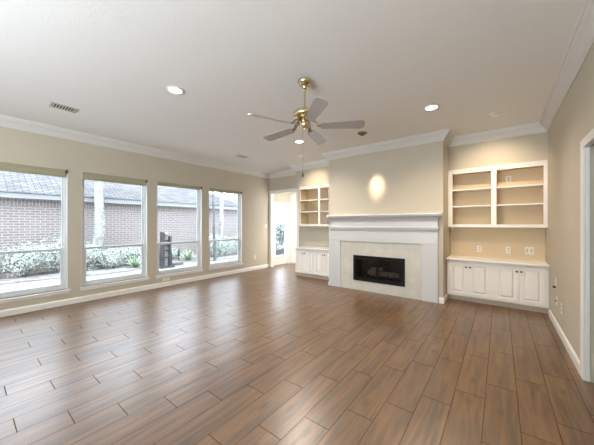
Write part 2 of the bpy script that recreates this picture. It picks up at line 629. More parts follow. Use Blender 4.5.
# doorway casing (back wall) with jamb lining
casing('trim_doorway', [(OX0 - 0.065, OX0 + 0.012, YD - 0.018, YD, 0, OT + 0.085), (OX1 - 0.012, OX1 + 0.085, YD - 0.018, YD, 0, OT + 0.085),
                        (OX0 + 0.012, OX1 - 0.012, YD - 0.018, YD, OT - 0.012, OT + 0.085),
                        (OX0 - 0.001, OX0 + 0.015, YD, YD + 0.12, 0, OT), (OX1 - 0.015, OX1 + 0.001, YD, YD + 0.12, 0, OT), (OX0, OX1, YD, YD + 0.12, OT - 0.015, OT)])
# opening in the right wall: casing, jamb and stop
casing('trim_right_opening', [(XR - 0.018, XR, RY1 - 0.008, RY1 + 0.078, 0, RT + 0.07), (XR - 0.018, XR, 2.38, RY1 - 0.008, RT - 0.01, RT + 0.07), (XR - 0.018, XR, 2.38, 2.46, 0, RT - 0.01),
                              (XR, XR + 0.03, RY1 - 0.010, RY1 - 0.0005, 0, RT), (XR, XR + 0.03, 2.4505, 2.46, 0, RT), (XR, XR + 0.03, 2.46, RY1 - 0.010, RT - 0.010, RT)])

# ------------------------------------------------------------------ windows
GX = XL - 0.10        # glazing plane
for i, (y0, y1) in enumerate(WIN):
    w = struct(thing('window_%d' % (i + 1), (XL, (y0 + y1) / 2, WB)))
    fw = 0.036
    B((GX - 0.05, GX + 0.035, y0, y0 + fw, WB, WT), (GX - 0.05, GX + 0.035, y1 - fw, y1, WB, WT),
      (GX - 0.05, GX + 0.035, y0 + fw, y1 - fw, WB, WB + 0.04), (GX - 0.05, GX + 0.035, y0 + fw, y1 - fw, WT - 0.04, WT)).build('frame', M['vinyl'], w, 0.003)
    # white return of the jamb
    B((GX + 0.035, XL - 0.002, y1 - 0.006, y1, WB, WT), (GX + 0.035, XL - 0.002, y0, y0 + 0.006, WB, WT)).build('jamb', M['trim'], w)
    mz = 0.965
    a0, a1 = y0 + fw, y1 - fw
    sw = 0.048
    low = B((GX - 0.005, GX + 0.028, a0, a0 + sw, WB + 0.04, mz), (GX - 0.005, GX + 0.028, a1 - sw, a1, WB + 0.04, mz),
            (GX - 0.005, GX + 0.028, a0 + sw, a1 - sw, WB + 0.04, WB + 0.09)).build('lower_sash', M['vinyl'], w, 0.003)
    B((GX - 0.005, GX + 0.032, a0 + sw, a1 - sw, mz - 0.028, mz + 0.008)).build('meeting_rail', M['rail'], w, 0.003)
    B((GX + 0.008, GX + 0.013, a0 + sw, a1 - sw, WB + 0.09, mz - 0.028)).build('pane', M['glass'], low)
    s2 = 0.026
    up = B((GX - 0.04, GX - 0.008, a0, a0 + s2, mz, WT - 0.04), (GX - 0.04, GX - 0.008, a1 - s2, a1, mz, WT - 0.04),
           (GX - 0.04, GX - 0.008, a0 + s2, a1 - s2, WT - 0.07, WT - 0.04), (GX - 0.04, GX - 0.008, a0, a1, mz - 0.02, mz + 0.012)).build('upper_sash', M['vinyl'], w, 0.003)
    B((GX - 0.026, GX - 0.021, a0 + s2, a1 - s2, mz + 0.012, WT - 0.07)).build('pane', M['glass'], up)
    B((GX + 0.03, XL + 0.035, y0 - 0.035, y1 + 0.035, WB - 0.022, WB)).build('stool', M['trim'], w, 0.005)
    B((XL, XL + 0.014, y0 - 0.02, y1 + 0.02, WB - 0.062, WB - 0.022)).build('apron', M['trim'], w, 0.003)

lab = ['closest to the camera, at the left edge of the photo', 'over the window with the thick pale tree trunk outside', 'over the window with the dark fountain outside', 'over the window nearest the doorway']
for i, (y0, y1) in enumerate(WIN):
    hgt = 0.125 if i < 2 else 0.07
    s = thing('roller_shade', (XL - 0.03, (y0 + y1) / 2, WT), 'rolled-up olive beige window shade ' + lab[i], 'blind', 'rolled-up shades in the window heads')
    m = MB()
    prof = [(XL - 0.062, WT - hgt), (XL - 0.004, WT - hgt), (XL - 0.002, WT - hgt * 0.6), (XL - 0.006, WT - hgt * 0.5), (XL - 0.001, WT - 0.002), (XL - 0.062, WT - 0.002)]
    n = len(prof)
    v = [(x, y0 + 0.006, z) for x, z in prof] + [(x, y1 - 0.03, z) for x, z in prof]
    m.add(v, [tuple(range(n)), tuple(range(2 * n - 1, n - 1, -1))] + [(k, n + k, n + (k + 1) % n, (k + 1) % n) for k in range(n)])
    m.build('cassette', M['blind'], s)
    B((XL - 0.062, XL + 0.022, y1 - 0.03, y1 - 0.004, WT - 0.055, WT - 0.002)).build('end_cap', M['blindcap'], s, 0.003)

# glass door in the hall
d = struct(thing('door_1', (XL - 0.06, (DY0 + DY1) / 2, 0)))
dx0, dx1 = XL - 0.075, XL - 0.03
gy0, gy1, gz0, gz1 = 6.53, 7.02, 0.30, 1.83
leaf = B((dx0, dx1, DY0 + 0.025, gy0, 0.01, DT - 0.025), (dx0, dx1, gy1, DY1 - 0.025, 0.01, DT - 0.025), (dx0, dx1, gy0, gy1, 0.01, gz0), (dx0, dx1, gy0, gy1, gz1, DT - 0.025)).build('leaf', M['trim'], d)
B((dx0 + 0.02, dx0 + 0.026, gy0, gy1, gz0, gz1)).build('pane', M['glass'], leaf)
B((dx1, dx1 + 0.014, gy0 - 0.03, gy0, gz0 - 0.03, gz1 + 0.03), (dx1, dx1 + 0.014, gy1, gy1 + 0.03, gz0 - 0.03, gz1 + 0.03),
  (dx1, dx1 + 0.014, gy0, gy1, gz0 - 0.03, gz0), (dx1, dx1 + 0.014, gy0, gy1, gz1, gz1 + 0.03)).build('lite_moulding', M['trim'], leaf)
B((XO + 0.02, XL + 0.012, DY0, DY0 + 0.022, 0, DT), (XO + 0.02, XL + 0.012, DY1 - 0.022, DY1, 0, DT), (XO + 0.02, XL + 0.012, DY0 + 0.022, DY1 - 0.022, DT - 0.022, DT),
  (XL, XL + 0.015, DY0 - 0.05, DY0, 0, DT + 0.06), (XL, XL + 0.015, DY1, DY1 + 0.05, 0, DT + 0.06), (XL, XL + 0.015, DY0, DY1, DT, DT + 0.06)).build('frame', M['trim'], d)
MB().lathe([(0.03, 0), (0.03, 0.008), (0.012, 0.012), (0.012, 0.03), (0.026, 0.04), (0.028, 0.055), (0.02, 0.066)], (dx1, DY0 + 0.09, 0.95), 16, (1, 0, 0)).build('door_knob', M['chrome'], leaf)
MB().lathe([(0.028, 0), (0.028, 0.014), (0.018, 0.02)], (dx1, DY0 + 0.09, 1.08), 16, (1, 0, 0)).build('deadbolt', M['chrome'], leaf)

# ------------------------------------------------------------------ fireplace
f = thing('fireplace', (-1.96, 5.2, 0), 'tiled fireplace with black framed glass doors below the grey mantel', 'fireplace')
fx0, fx1, fz0, fz1 = -2.495, -1.432, 0.203, 0.738
TF = 5.198
B((-2.80, fx0, TF, 5.218, 0, 1.035), (fx1, -1.133, TF, 5.218, 0, 1.035), (fx0, fx1, TF, 5.218, 0, fz0), (fx0, fx1, TF, 5.218, fz1, 1.035)).build('tile_surround', M['tile'], f)
fr = 0.045
B((fx0, fx0 + fr, TF - 0.012, TF + 0.015, fz0, fz1), (fx1 - fr, fx1, TF - 0.012, TF + 0.015, fz0, fz1), (fx0 + fr, fx1 - fr, TF - 0.012, TF + 0.015, fz0, fz0 + 0.055),
  (fx0 + fr, fx1 - fr, TF - 0.012, TF + 0.015, fz1 - 0.06, fz1)).build('door_frame', M['black'], f, 0.003)
xm = (fx0 + fx1) / 2
for k, (a, b) in enumerate(((fx0 + fr + 0.003, xm - 0.004), (xm + 0.004, fx1 - fr - 0.003))):
    t = 0.02
    z0, z1 = fz0 + 0.058, fz1 - 0.063
    dr = B((a, a + t, TF - 0.008, TF + 0.008, z0, z1), (b - t, b, TF - 0.008, TF + 0.008, z0, z1), (a + t, b - t, TF - 0.008, TF + 0.008, z0, z0 + t), (a + t, b - t, TF - 0.008, TF + 0.008, z1 - t, z1)).build('door', M['black'], f, 0.002)
    B((a + t, b - t, TF - 0.001, TF + 0.003, z0 + t, z1 - t)).build('glass', M['fireglass'], dr)
    hx = b - 0.012 if k == 0 else a + 0.012
    MB().tube([(hx, TF - 0.008, 0.40), (hx, TF - 0.026, 0.405), (hx, TF - 0.026, 0.535), (hx, TF - 0.008, 0.54)], 0.006, 8).build('handle', M['black'], dr)
# the firebox behind the doors
B((fx0 - 0.02, fx0 - 0.005, 5.219, 5.66, 0.17, 0.80), (fx1 + 0.005, fx1 + 0.02, 5.219, 5.66, 0.17, 0.80), (fx0 - 0.02, fx1 + 0.02, 5.66, 5.68, 0.17, 0.80),
  (fx0 - 0.005, fx1 + 0.005, 5.219, 5.66, 0.17, 0.20), (fx0 - 0.005, fx1 + 0.005, 5.219, 5.66, 0.78, 0.80)).build('firebox', M['soot'], f)
# open the chimney wall in front of the firebox
wc = bpy.data.objects['wall_chimney']
bpy.data.objects.remove(wc)
struct(B((-3.12, fx0 - 0.02, 5.22, YD, 0, CH), (fx1 + 0.02, -0.793, 5.22, YD, 0, CH), (fx0 - 0.02, fx1 + 0.02, 5.22, YD, 0.80, CH), (fx0 - 0.02, fx1 + 0.02, 5.22, YD, 0, 0.17)).build('wall_chimney', M['wall']))

g = thing('fire_grate', (xm, 5.44, 0.20), 'black iron grate standing inside the firebox', 'grate')
m = MB()
for k in range(7):
    x = xm - 0.24 + 0.08 * k
    m.tube([(x, 5.335, 0.34), (x, 5.342, 0.275), (x, 5.55, 0.275)], 0.007, 6)
m.build('bars', M['black'], g)
for sx in (-0.2, 0.2):
    for yy in (5.38, 5.52):
        MB().tube([(xm + sx, yy, 0.20), (xm + sx, yy, 0.27)], 0.008, 6).build('leg', M['black'], g)


def log(p, q, r, label):
    p, q = Vector(p), Vector(q)
    rn = random.Random(int(r * 1e5))
    pts = [p.lerp(q, t / 6) + Vector((0, rn.uniform(-.006, .006), rn.uniform(-.004, .004))) for t in range(7)]
    o = MB().tube(pts, [r * rn.uniform(0.88, 1.08) for _ in range(7)], 12).build('fire_log', M['log'], org=p.lerp(q, 0.5))
    tag(o, label, 'log', 'ceramic logs in the firebox')


log((xm - 0.33, 5.52, 0.340), (xm + 0.33, 5.53, 0.340), 0.052, 'long ceramic log at the back of the grate')
log((xm - 0.27, 5.412, 0.332), (xm + 0.25, 5.417, 0.332), 0.044, 'ceramic log lying along the front of the grate')
log((xm - 0.24, 5.42, 0.424), (xm - 0.02, 5.54, 0.442), 0.042, 'short ceramic log lying crosswise on top, behind the left glass door')

m_ = thing('fireplace_mantel', (-1.96, 5.18, 0), 'wide pale grey fireplace mantel with deep coved shelf and plain legs', 'mantel')
LF = 5.178
for a, b in ((-3.045, -2.80), (-1.133, -0.885)):
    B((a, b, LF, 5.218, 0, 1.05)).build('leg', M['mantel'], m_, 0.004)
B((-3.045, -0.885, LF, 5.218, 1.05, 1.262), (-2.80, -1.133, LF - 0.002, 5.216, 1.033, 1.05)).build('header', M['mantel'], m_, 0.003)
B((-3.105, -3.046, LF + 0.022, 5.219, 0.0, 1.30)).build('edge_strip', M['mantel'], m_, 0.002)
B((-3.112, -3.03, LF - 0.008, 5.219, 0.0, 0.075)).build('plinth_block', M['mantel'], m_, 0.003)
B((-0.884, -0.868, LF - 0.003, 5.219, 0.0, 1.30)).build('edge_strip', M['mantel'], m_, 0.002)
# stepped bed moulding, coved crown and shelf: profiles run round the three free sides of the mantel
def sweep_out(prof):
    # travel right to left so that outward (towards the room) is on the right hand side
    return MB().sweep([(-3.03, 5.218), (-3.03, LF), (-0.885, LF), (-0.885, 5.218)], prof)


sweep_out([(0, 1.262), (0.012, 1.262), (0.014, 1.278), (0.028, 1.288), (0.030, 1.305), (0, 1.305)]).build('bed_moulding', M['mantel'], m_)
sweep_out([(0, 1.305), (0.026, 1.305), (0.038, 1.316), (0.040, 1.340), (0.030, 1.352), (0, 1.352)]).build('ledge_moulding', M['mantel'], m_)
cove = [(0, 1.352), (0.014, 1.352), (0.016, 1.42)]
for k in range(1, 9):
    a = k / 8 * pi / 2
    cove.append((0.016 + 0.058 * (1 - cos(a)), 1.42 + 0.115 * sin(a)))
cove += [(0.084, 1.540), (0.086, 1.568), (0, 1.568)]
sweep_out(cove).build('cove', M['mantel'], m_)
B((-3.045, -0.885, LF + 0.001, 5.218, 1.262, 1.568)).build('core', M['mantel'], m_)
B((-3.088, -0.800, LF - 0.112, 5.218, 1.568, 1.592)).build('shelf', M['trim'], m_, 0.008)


# ------------------------------------------------------------------ built-in cabinets
def cab_door(root, x0, x1, z0, z1, y, knob_side):
    st = 0.052
    w = MB()
    w.box(x0, x0 + st, y, y + 0.02, z0, z1)
    w.box(x1 - st, x1, y, y + 0.02, z0, z1)
    w.box(x0 + st, x1 - st, y, y + 0.02, z0, z0 + st)
    w.box(x0 + st, x1 - st, y, y + 0.02, z1 - st, z1)
    w.box(x0 + st, x1 - st, y + 0.0185, y + 0.0198, z0 + st, z1 - st)
    w.frustum_y(x0 + st + 0.014, x1 - st - 0.014, z0 + st + 0.014, z1 - st - 0.014, y + 0.0186, y - 0.001, 0.022)
    o = w.build('door', M['cab'], root)
    kx = x1 - 0.026 if knob_side > 0 else x0 + 0.026
    MB().lathe([(0.007, 0), (0.006, 0.012), (0.014, 0.016), (0.016, 0.022), (0.011, 0.029), (0.004, 0.031)], (kx, y + 0.001, z1 - 0.085), 14, (0, -1, 0)).build('knob', M['knob'], o)


def base_cabinet(x0, x1, yf, yb, doors, label, left_stile, right_stile):
    r = thing('base_cabinet', ((x0 + x1) / 2, yb, 0), label, 'cabinet', 'white built-in base cabinets')
    B((x0, x1, yf + 0.02, yb, 0.092, 0.733)).build('body', M['cab'], r, 0.002)
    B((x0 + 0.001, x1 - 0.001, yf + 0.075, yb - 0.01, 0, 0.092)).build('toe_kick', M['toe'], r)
    for k, (a, b) in enumerate(doors):
        cab_door(r, a, b, 0.118, 0.712, yf, 1 if k == 0 else -1)
    return r


YC = 5.567
base_cabinet(-0.785, -0.098, YC, 6.038, [(-0.752, -0.456), (-0.449, -0.132)], 'white two-door base cabinet at the right side of the fireplace', 0, 0)
base_cabinet(-0.097, 0.597, YC, 6.038, [(-0.068, 0.238), (0.244, 0.556)], 'white two-door base cabinet in the far right corner by the right wall', 0, 0)
base_cabinet(-4.385, -3.782, YC, YD - 0.002, [(-4.345, -4.083), (-4.077, -3.812)], 'white two-door base cabinet beside the bright doorway', 0, 0)
base_cabinet(-3.781, -3.125, YC, YD - 0.002, [(-3.752, -3.468), (-3.462, -3.17)], 'white two-door base cabinet at the left side of the fireplace', 0, 0)


def top(x0, x1, yb, label):
    o = B((x0, x1, YC - 0.042, yb, 0.740, 0.774)).build('countertop', M['cab'], bevel=0.008, org=((x0 + x1) / 2, yb, 0.734))
    tag(o, label, 'countertop', 'white countertops of the built-ins')


top(-0.791, 0.598, 6.038, 'white countertop on the right-hand pair of base cabinets, under three outlets')
top(-4.40, -3.122, YD - 0.002, 'white countertop on the left-hand pair of base cabinets, beside the doorway')


def bookcase(x0, x1, yf, yb, ls, rs, dv, label):
    r = thing('wall_bookcase', ((x0 + x1) / 2, yb, 1.34), label, 'bookcase', 'open shelf units over the built-in cabinets')
    z0, z1 = 1.34, 2.424
    B((x0, x0 + ls, yf, yf + 0.02, z0, z1), (x1 - rs, x1, yf, yf + 0.02, z0, z1), (x0 + ls, x1 - rs, yf, yf + 0.02, 2.342, z1), (x0 + ls, x1 - rs, yf, yf + 0.02, z0, 1.394)).build('face_frame', M['cab'], r, 0.002)
    B((x0, x1, yf - 0.010, yf, 2.402, 2.424)).build('top_moulding', M['cab'], r, 0.002)
    B((dv[0], dv[1], yf - 0.001, yf + 0.02, 1.394, 2.342), (dv[0] + 0.025, dv[1] - 0.025, yf + 0.02, yb - 0.006, 1.394, 2.342)).build('divider', M['cab'], r, 0.002)
    B((x0, x0 + 0.02, yf + 0.02, yb, z0, z1), (x1 - 0.02, x1, yf + 0.02, yb, z0, z1), (x0 + 0.02, x1 - 0.02, yf + 0.02, yb, 2.36, z1)).build('case', M['tan'], r)
    B((x0 + 0.02, x1 - 0.02, yf + 0.02, yb, z0, 1.392)).build('bottom_board', M['cab'], r)
    B((x0 + 0.02, x1 - 0.02, yb - 0.006, yb, 1.392, 2.36)).build('back_panel', M['tan'], r)
    for a, b in ((x0 + 0.021, dv[0] + 0.024), (dv[1] - 0.024, x1 - 0.021)):
        for z in (1.728, 2.040):
            B((a, b, yf + 0.021, yb - 0.007, z - 0.012, z + 0.012)).build('shelf', M['cab'], r, 0.002)


bookcase(-0.790, 0.598, 5.75, 6.038, 0.072, 0.048, (-0.129, -0.051), 'open white bookcase with six cubbies in the right alcove')
bookcase(-4.385, -3.122, 5.765, YD - 0.002, 0.024, 0.05, (-3.772, -3.710), 'open white bookcase in the alcove between doorway and fireplace')


# ------------------------------------------------------------------ plates
def plate(name, c, normal, w, h, label, kind, group=None, cat='outlet'):
    """flat cover plate on a wall: c is the centre on the wall surface"""
    c = Vector(c)
    nrm = Vector(normal)
    side = Vector((0, 0, 1)).cross(nrm)
    r = thing(name, c, label, cat, group)

    def bx(u0, u1, v0, v1, d0, d1):
        mm = MB()
        pts = [c + side * u + Vector((0, 0, v)) + nrm * dd for dd in (d0, d1) for v in (v0, v1) for u in (u0, u1)]
        return mm.add(pts, [(0, 2, 3, 1), (4, 5, 7, 6), (0, 1, 5, 4), (2, 6, 7, 3), (0, 4, 6, 2), (1, 3, 7, 5)])
    bx(-w / 2, w / 2, -h / 2, h / 2, 0.0005, 0.006).build('cover_plate', M['plate'], r, 0.002)
    if kind == 'switch':
        bx(-0.006, 0.006, -0.014, 0.014, 0.006, 0.016).build('toggle', M['plate'], r)
    elif kind == 'jack':
        MB().lathe([(0.008, 0), (0.008, 0.010), (0.005, 0.016)], c + nrm * 0.005, 12, nrm).build('jack', M['dark'], r)
    elif kind == 'valve':
        MB().lathe([(0.013, 0), (0.012, 0.022), (0.006, 0.03)], c + nrm * 0.005 + Vector((0, 0, -h * 0.33)), 12, nrm).build('key_socket', M['knob'], r)
        p = c + nrm * 0.03 + Vector((0, 0, -h * 0.33))
        MB().tube([p - side * 0.045, p + side * 0.045], 0.009, 8).build('key_bar', M['knob'], r)
    elif kind == 'flat':
        bx(-0.034, 0.034, -0.016, 0.016, 0.006, 0.008).build('socket_face', M['vinyl'], r)
    elif kind == 'double':
        for u in (-w / 4, w / 4):
            bx(u - 0.015, u + 0.015, -0.032, 0.032, 0.006, 0.008).build('socket_face', M['rail'], r)
    else:
        for vz in (-0.022, 0.022):
            s = bx(-0.016, 0.016, vz - 0.014, vz + 0.014, 0.006, 0.008).build('socket_face', M['rail'], r)
            mm = MB()
            for u in (-0.006, 0.006):
                q = bx(u - 0.0012, u + 0.0012, vz - 0.004, vz + 0.006, 0.008, 0.0086)
                mm.add(q.v, q.f)
            mm.build('slots', M['dark'], s)
    return r


G1 = 'cream plates over the right countertop'
plate('wall_outlet', (-0.31, 6.04, 0.93), (0, -1, 0), 0.075, 0.118, 'cream outlet plate above the right countertop, the one nearest the fireplace', 'outlet', G1)
plate('wall_outlet', (0.115, 6.04, 0.935), (0, -1, 0), 0.075, 0.118, 'cream outlet plate above the right countertop, the middle one of three', 'outlet', G1)
plate('wall_outlet', (0.397, 6.04, 0.94), (0, -1, 0), 0.112, 0.125, 'wide double outlet plate above the right countertop, nearest the right wall', 'double', G1)
plate('wall_outlet', (0.117, 6.032, 2.205), (0, -1, 0), 0.078, 0.118, 'cream outlet plate inside the top right cubby of the right bookcase', 'outlet')
plate('wall_outlet', (-3.34, YD, 0.945), (0, -1, 0), 0.075, 0.118, 'cream outlet plate above the left countertop', 'outlet')
plate('light_switch', (XL, 6.03, 1.335), (1, 0, 0), 0.078, 0.12, 'cream light switch on the window wall beside the doorway corner', 'switch', None, 'light switch')
plate('wall_outlet', (XL, 2.85, 0.158), (1, 0, 0), 0.165, 0.062, 'horizontal cream outlet plate low under the window with the fountain', 'flat')
plate('wall_outlet', (XL, 5.557, 0.376), (1, 0, 0), 0.075, 0.118, 'cream outlet plate low on the window wall beyond the last window', 'outlet')
plate('gas_valve_plate', (XR, 4.95, 0.60), (-1, 0, 0), 0.075, 0.16, 'tall plate with a dark key bar on the right wall beside the cabinet', 'valve', None, 'gas valve')
plate('cable_plate', (XR, 4.88, 0.375), (-1, 0, 0), 0.075, 0.118, 'small cable jack plate with dark centre on the right wall, low down', 'jack', None, 'cable outlet')
plate('wall_outlet', (XR, 4.54, 0.36), (-1, 0, 0), 0.075, 0.125, 'cream outlet plate on the right wall just above the baseboard', 'outlet')


# ------------------------------------------------------------------ ceiling fixtures
def spot(loc, direction, power, size, color, radius=0.05, blend=0.7, parent=None):
    d_ = bpy.data.lights.new('lamp', 'SPOT')
    d_.energy = power
    d_.spot_size = radians(size)
    d_.spot_blend = blend
    d_.shadow_soft_size = radius
    d_.color = color
    o = bpy.data.objects.new('lamp', d_)
    col.objects.link(o)
    o.location = loc
    o.rotation_euler = Vector(direction).to_track_quat('-Z', 'Y').to_euler()
    if parent:
        o.location = Vector(loc) - ORIGIN[parent.name]
        o.parent = parent
    return o


def can(x, y, label, power=1.0):
    r = thing('recessed_light', (x, y, CH), label, 'ceiling light', 'round recessed ceiling lights')
    MB().lathe([(0.070, 0), (0.098, 0), (0.100, -0.006), (0.092, -0.012), (0.076, -0.010), (0.070, -0.002)], (x, y, CH), 32).build('trim_ring', M['trim'], r)
    MB().lathe([(0.074, -0.003), (0.060, -0.007), (0.03, -0.010), (0.002, -0.0105)], (x, y, CH), 24).build('lens', M['lens'], r)
    spot((x, y, CH - 0.03), (0, 0, -1), CAN_POWER * power, 150, (1.0, 0.84, 0.66) if power == 2.0 else (1.0, 0.90, 0.78), 0.06, 0.9, r)


can(-3.107, 1.60, 'lit round recessed light in the ceiling left of the fan')
can(-0.755, 4.02, 'lit round recessed light in the ceiling right of the fan, before the fireplace', 2.0)
can(-3.114, 4.095, 'lit round recessed light seen just below the fan hub', 2.3)


def eyeball(x, y, aim, label, mat, power, size, soft=0.02):
    r = thing('eyeball_light', (x, y, CH), label, 'spotlight', 'eyeball spotlights aimed at the far wall')
    dirv = (Vector(aim) - Vector((x, y, CH - 0.02))).normalized()
    MB().lathe([(0.05, 0), (0.086, 0), (0.088, -0.006), (0.078, -0.012), (0.062, -0.008), (0.05, -0.002)], (x, y, CH), 28).build('trim_ring', M['trim'] if mat != M['amber'] else M['amber'], r)
    prof = [(0.062 * sin(a), -0.062 * cos(a)) for a in [pi / 2 * (k / 7) for k in range(7, 2, -1)]]
    c = Vector((x, y, CH + 0.012))
    prof = [(0.064, 0.0)] + [(0.064 * cos(k * pi / 14), 0.064 * sin(k * pi / 14)) for k in range(1, 5)]
    MB().lathe(prof, c, 24, dirv).build('eyeball', mat, r)
    MB().lathe([(0.036, 0.0515), (0.02, 0.054), (0.002, 0.055)], c, 20, dirv).build('lens', M['eyelens'], r)
    spot(Vector((x, y, CH - 0.02)) + dirv * 0.085, dirv, power, size, (1.0, 0.80, 0.58), soft, 1.0, r)


eyeball(-1.94, 4.40, (-1.99, 5.22, 2.17), 'bronze eyeball spotlight in the ceiling before the chimney wall', M['amber'], EYE_POWER * 3.2, 21, 0.06)
eyeball(-0.06, 4.84, (-0.12, 5.95, 1.6), 'white eyeball spotlight in the ceiling before the right alcove', M['trim'], EYE_POWER * 1.2, 105)
eyeball(-3.76, 4.96, (-3.78, 5.95, 1.6), 'small eyeball spotlight in the ceiling before the left alcove', M['trim'], EYE_POWER * 1.2, 105)
# unseen spots without fixtures, added out of frame to brighten the room
for x, y in ((-0.9, -1.4), (-1.0, 1.2)):
    spot((x, y, CH - 0.03), (0, 0, -1), CAN_POWER * 0.4, 150, (1.0, 0.84, 0.66), 0.06, 0.9)


def vent(cx, cy, lx, ly, label, n):
    r = thing('ceiling_vent', (cx, cy, CH), label, 'vent', 'rectangular ceiling vents')
    a, b = lx / 2, ly / 2
    t = 0.022
    B((cx - a, cx - a + t, cy - b, cy + b, CH - 0.010, CH), (cx + a - t, cx + a, cy - b, cy + b, CH - 0.010, CH), (cx - a + t, cx + a - t, cy - b, cy - b + t, CH - 0.010, CH),
      (cx - a + t, cx + a - t, cy + b - t, cy + b, CH - 0.010, CH)).build('frame', M['vent'], r, 0.003)
    B((cx - a + t, cx + a - t, cy - b + t, cy + b - t, CH - 0.002, CH - 0.0005)).build('backing', M['ventdark'], r)
    m = MB()
    for k in range(n):
        y = cy - b + t + (k + 0.5) * (ly - 2 * t) / n
        m.add([(cx - a + t, y - 0.005, CH - 0.003), (cx + a - t, y - 0.005, CH - 0.003), (cx + a - t, y + 0.002, CH - 0.012), (cx - a + t, y + 0.002, CH - 0.012),
               (cx - a + t, y - 0.003, CH - 0.003), (cx + a - t, y - 0.003, CH - 0.003), (cx + a - t, y + 0.004, CH - 0.012), (cx - a + t, y + 0.004, CH - 0.012)],
              [(3, 2, 1, 0), (4, 5, 6, 7), (0, 1, 5, 4), (2, 3, 7, 6), (1, 2, 6, 5), (3, 0, 4, 7)])
    m.build('slats', M['vent'], r)


vent(-4.79, 0.89, 0.20, 0.29, 'cream ceiling vent close to the camera, above the first two windows', 8)
vent(-4.87, 4.14, 0.20, 0.30, 'cream ceiling vent far off, near the corner of the window wall', 8)

# ------------------------------------------------------------------ ceiling fan
FX, FY = -1.75, 2.40
fan = thing('ceiling_fan', (FX, FY, CH), 'polished brass ceiling fan with five pale blades and a pull chain', 'ceiling fan')
MB().lathe([(0.080, 0), (0.083, -0.012), (0.074, -0.030), (0.060, -0.050), (0.040, -0.058), (0.028, -0.075), (0.026, -0.092), (0.016, -0.095)], (FX, FY, CH), 32).build('canopy', M['brass'], fan)
MB().lathe([(0.011, -0.088), (0.011, -0.325)], (FX, FY, CH), 14).build('downrod', M['brass'], fan)
MB().lathe([(0.018, 2.72), (0.024, 2.705), (0.03, 2.690), (0.085, 2.682), (0.122, 2.670), (0.134, 2.652), (0.134, 2.622), (0.126, 2.612), (0.10, 2.606), (0.06, 2.602)], (FX, FY, 0), 40).build('motor_housing', M['brass'], fan)
MB().lathe([(0.06, 2.617), (0.085, 2.608), (0.088, 2.585), (0.06, 2.572), (0.05, 2.57)], (FX, FY, 0), 32).build('flywheel', M['brassdark'], fan)
MB().lathe([(0.05, 2.572), (0.058, 2.562), (0.06, 2.510), (0.054, 2.498), (0.035, 2.486), (0.012, 2.480), (0.01, 2.474), (0.002, 2.472)], (FX, FY, 0), 32).build('switch_housing', M['brass'], fan)
PITCHES = (-17, -20, 12, -15, -18)
for k in range(5):
    ang = radians(32 + 72 * k)
    base = Matrix.Translation((FX, FY, 2.505)) @ Matrix.Rotation(ang, 4, 'Z')
    mt = base @ Matrix.Rotation(radians(PITCHES[k]), 4, 'X')
    w0, w1, r0, r1 = 0.052, 0.070, 0.185, 0.665
    out = [(r0, -w0 * 0.75), (r0 + 0.02, -w0), (r1 - 0.045, -w1), (r1 - 0.012, -w1 * 0.82), (r1, -w1 * 0.45), (r1 + 0.003, 0), (r1, w1 * 0.45), (r1 - 0.012, w1 * 0.82), (r1 - 0.045, w1), (r0 + 0.02, w0), (r0, w0 * 0.75)]
    bl = MB().prism(out, 0.007, mt).build('blade', M['blade'], fan, 0.002)
    iron = MB()
    iron.prism([(0.14, -0.014), (0.20, -0.034), (0.245, -0.030), (0.262, 0.0), (0.245, 0.030), (0.20, 0.034), (0.14, 0.014)], 0.004, mt @ Matrix.Translation((0, 0, 0.0058)))
    p0 = base @ Vector((0.07, 0, 0.085))
    p1 = base @ Vector((0.115, 0.0, 0.055))
    p2 = base @ Vector((0.165, 0.0, 0.006))
    for s in (-0.012, 0.012):
        off = base.to_3x3() @ Vector((0, s, 0))
        iron.tube([p0 + off, p1 + off * 1.3, p2 + off * 0.6], 0.0085, 8)
    iron.build('blade_iron', M['brassdark'], bl)
CHX = FX + 0.025
ch = MB().tube([(CHX, FY - 0.05, 2.50), (CHX - 0.012, FY - 0.055, 2.46), (CHX - 0.012, FY - 0.055, 1.975)], 0.0022, 6).build('pull_chain', M['brassdark'], fan)
MB().lathe([(0.002, 1.975), (0.008, 1.962), (0.010, 1.94), (0.007, 1.922), (0.002, 1.918)], (CHX - 0.012, FY - 0.055, 0), 12).build('chain_fob', M['knob'], ch)

# unseen fill lights added to brighten the hall
area('hall_fill_top', (-5.0, 6.95, 2.58), (0, 0, -1), 0.5, 0.3, 5, (1.0, 0.98, 0.94))
area('hall_fill_side', (-4.36, 6.72, 1.5), (-1, -0.55, 0.0), 0.6, 1.9, 19, (1.0, 0.99, 0.97))  # added fill hidden beside the doorway, lights the hall and the left corner
spot((-5.05, 6.75, 2.56), (-0.12, -0.1, -1), 90, 80, (1.0, 0.97, 0.92), 0.08, 0.8)  # added spot to whiten the hall floor

# ------------------------------------------------------------------ outside
GZ = -0.15
struct(B((-20, XO, -10, 26, GZ - 0.2, GZ)).build('ground', M['patio']))
m = MB()
edge = [(-10.0, -8), (-10.05, 0.6), (-9.9, 1.8), (-9.6, 2.6), (-9.6, 3.5), (-10.0, 4.2), (-10.1, 5.4), (-9.7, 6.2), (-9.5, 8), (-9.7, 12), (-9.2, 25)]
n = len(edge)
v = [(x, y, GZ + 0.03) for x, y in edge] + [(-11.49, y, GZ + 0.05) for x, y in edge] + [(x, y, GZ) for x, y in edge]
m.add(v, [(k, k + 1, n + k + 1, n + k) for k in range(n - 1)] + [(k, 2 * n + k, 2 * n + k + 1, k + 1) for k in range(n - 1)])
bed = m.build('ground_planting_bed', M['soil'])
struct(bed)

